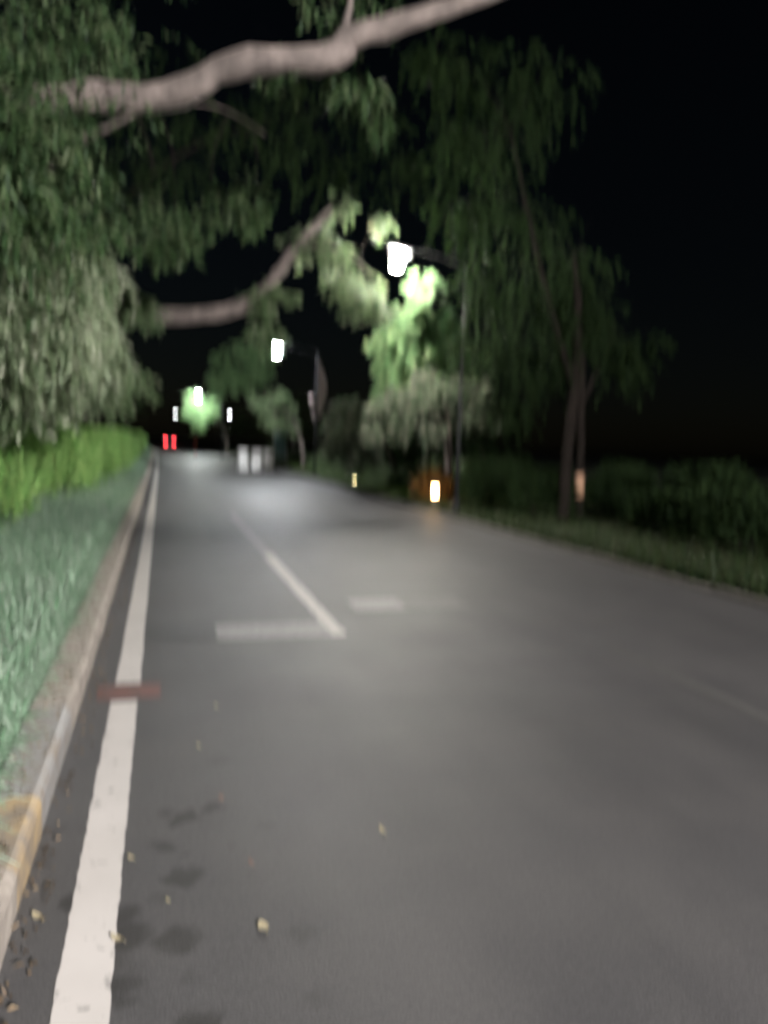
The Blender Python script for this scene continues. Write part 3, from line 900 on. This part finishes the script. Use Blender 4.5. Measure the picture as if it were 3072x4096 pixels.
barrier('leftmost of the three white plastic barriers, turned slightly', 3.88, 38.7, .2)
barrier('middle of the three white plastic barriers at the right kerb', 4.53, 38.5, .02)
barrier('rightmost white plastic barrier, next to the teal notice board', 5.16, 38.6, -.08)
nb = empty('notice_board', (6.15, 41.6, .03), -.08, label='pale framed teal notice board on two posts beside the barriers', cat='notice board')
for s in (-1, 1):
    link('post', tube_me('post', [(s * .34, 0, -.05), (s * .34, 0, 1.9)], [.03, .03], 10), M['frame'], nb)
link('panel', box_me('panel', (0, -.02, 1.2), (.6, .03, 1.15), .004), M['teal'], nb)
for z in (.6, 1.8):
    link('frame_rail', box_me('frame_rail', (0, -.02, z), (.64, .05, .05), .006), M['frame'], nb)
rp = empty('marker_post', (2.95, 72, 0), label='dim red marker post at the roadside under the farthest street lamp', cat='post')
link('post', tube_me('post', [(0, 0, 0), (0, 0, 1.1), (0, 0, 1.16)], [.09, .085, .04], 14), M['redpost'], rp)
link('base', tube_me('base', [(0, 0, 0), (0, 0, .04), (0, 0, .08)], [.2, .19, .1], 14), M['rubber'], rp)
link('reflector', tube_me('reflector', [(0, 0, .8), (0, 0, .9)], [.09, .09], 14), M['plastic'], rp)

# ------------------------------------------------------------------ car far ahead
car = empty('car', (1.75 + bend(100), 100, 0), .01, label='distant dark car driving away with red tail lights lit', cat='car')
secs = [  # y along the car (0 = rear), half width low, half width belt, half width roof, z belt, z roof
    (0.0, .74, .78, .50, .92, .95), (.12, .78, .82, .56, .98, 1.22), (.45, .80, .83, .60, .98, 1.44), (1.6, .81, .84, .62, .96, 1.48),
    (2.4, .81, .84, .60, .94, 1.36), (2.95, .80, .83, .6, .92, 1.0), (3.7, .78, .80, .56, .82, .86), (3.95, .70, .72, .45, .62, .66)]
V, F = [], []
for y_, a, b, c_, zb, zr in secs:
    V += [(-a, y_, .24), (-b, y_, .55), (-b, y_, zb), (-c_, y_, zr), (c_, y_, zr), (b, y_, zb), (b, y_, .55), (a, y_, .24)]
for i in range(len(secs) - 1):
    for k in range(8):
        F.append((i * 8 + k, i * 8 + (k + 1) % 8, i * 8 + 8 + (k + 1) % 8, i * 8 + 8 + k))
F.append(tuple(reversed(range(8)))); F.append(tuple(range(len(V) - 8, len(V))))
link('body', pyd('body', V, F), M['car'], car)
link('rear_window', box_me('rear_window', (0, .10, 1.16), (1.06, .02, .36), .006, Matrix.Rotation(-.42, 3, 'X')), M['glass'], car)
link('bumper', box_me('bumper', (0, -.03, .42), (1.5, .12, .22), .03), M['housing'], car)
link('number_plate', box_me('number_plate', (0, -.02, .70), (.5, .015, .12), .004), M['plate'], car)
for s in (-1, 1):
    link('tail_light', box_me('tail_light', (s * .5, -.015, .84), (.09, .05, .38), .015), M['tail'], car)
    for y_ in (.7, 3.15):
        w = link('wheel', tube_me('wheel', [(-.09, 0, 0), (-.07, 0, 0), (.07, 0, 0), (.09, 0, 0)], [.27, .3, .3, .27], 18), M['rubber'], car)
        w.location = (s * .74, y_, .30)
        rim = link('rim', tube_me('rim', [(-.1, 0, 0), (.1, 0, 0)], [.18, .18], 12), M['metal'], w)

# ------------------------------------------------------------------ fallen leaves on the asphalt
def fallen_leaf(label, x, y, ln, w, rz, curl, mat, z=.003):
    V, F = [], []
    for i in range(7):
        t_ = i / 6
        hw = w * .5 * math.sin(math.pi * (t_ * .92 + .04)) ** .8
        zc = curl * (t_ - .5) ** 2 * ln * 2 + .004
        V += [(t_ * ln - ln / 2, -hw, zc + curl * hw * .8), (t_ * ln - ln / 2, 0, zc), (t_ * ln - ln / 2, hw, zc + curl * hw * .8)]
    for i in range(6):
        for j in range(2):
            F.append((3 * i + j, 3 * i + j + 1, 3 * i + j + 4, 3 * i + j + 3))
    root = link('fallen_leaf', pyd('fallen_leaf', V, F, True), mat)
    sv, sf = tube_vf([(-ln / 2, 0, curl * ln * .5 + .004), (-ln * .72, .1 * w, .006)], [.0012, .0008], seg=4)
    link('stalk', pyd('stalk', sv, sf), mat, root)
    root.location = (x, y, z); root.rotation_euler.z = rz
    return tag(root, label, 'leaf', 'fallen leaves on the road')


FL = [  # seen at (px, py)
    ('yellow fallen leaf alone on the asphalt near the bottom', 1053, 3715, .055, .034, 1.8, .5, 'fallen'),
    ('curled yellow leaf in the gutter left of the white line', 150, 3680, .05, .022, 2.3, 1.0, 'fallen'),
    ('curled yellow leaf touching the right edge of the white line', 470, 3770, .05, .022, 2.4, 1.0, 'fallen'),
    ('small pale leaf beside the dark stain', 672, 3610, .03, .012, 2.0, .6, 'fallen'),
    ('reddish leaf on the asphalt right of the stains', 1005, 3460, .045, .016, 1.9, .8, 'fallen_red'),
    ('reddish leaf in the middle of the near lane', 885, 3200, .05, .024, 1.7, .6, 'fallen_red'),
    ('thin pale leaf right of the white line, farther up', 795, 2990, .055, .016, 1.9, .7, 'fallen'),
    ('small leaf on the asphalt beyond the thin pale one', 865, 2830, .055, .018, 1.9, .7, 'fallen'),
    ('pale curled leaf in the centre of the road', 1530, 3330, .06, .018, 1.7, .8, 'fallen'),
    ('yellow leaf hugging the white line above the bottom leaf', 525, 3440, .04, .018, 2.2, .8, 'fallen'),
]
for lab, px, py, ln, w, rz, cu, mk in FL:
    d = at(px, py, 1.0) - Vector((0, 0, EYE))
    p = Vector((0, 0, EYE)) - d * (EYE / d.z)
    fallen_leaf(lab, p.x, p.y, ln, w, rz, cu * .3, M[mk], .006 if p.x < -.1 else .003)
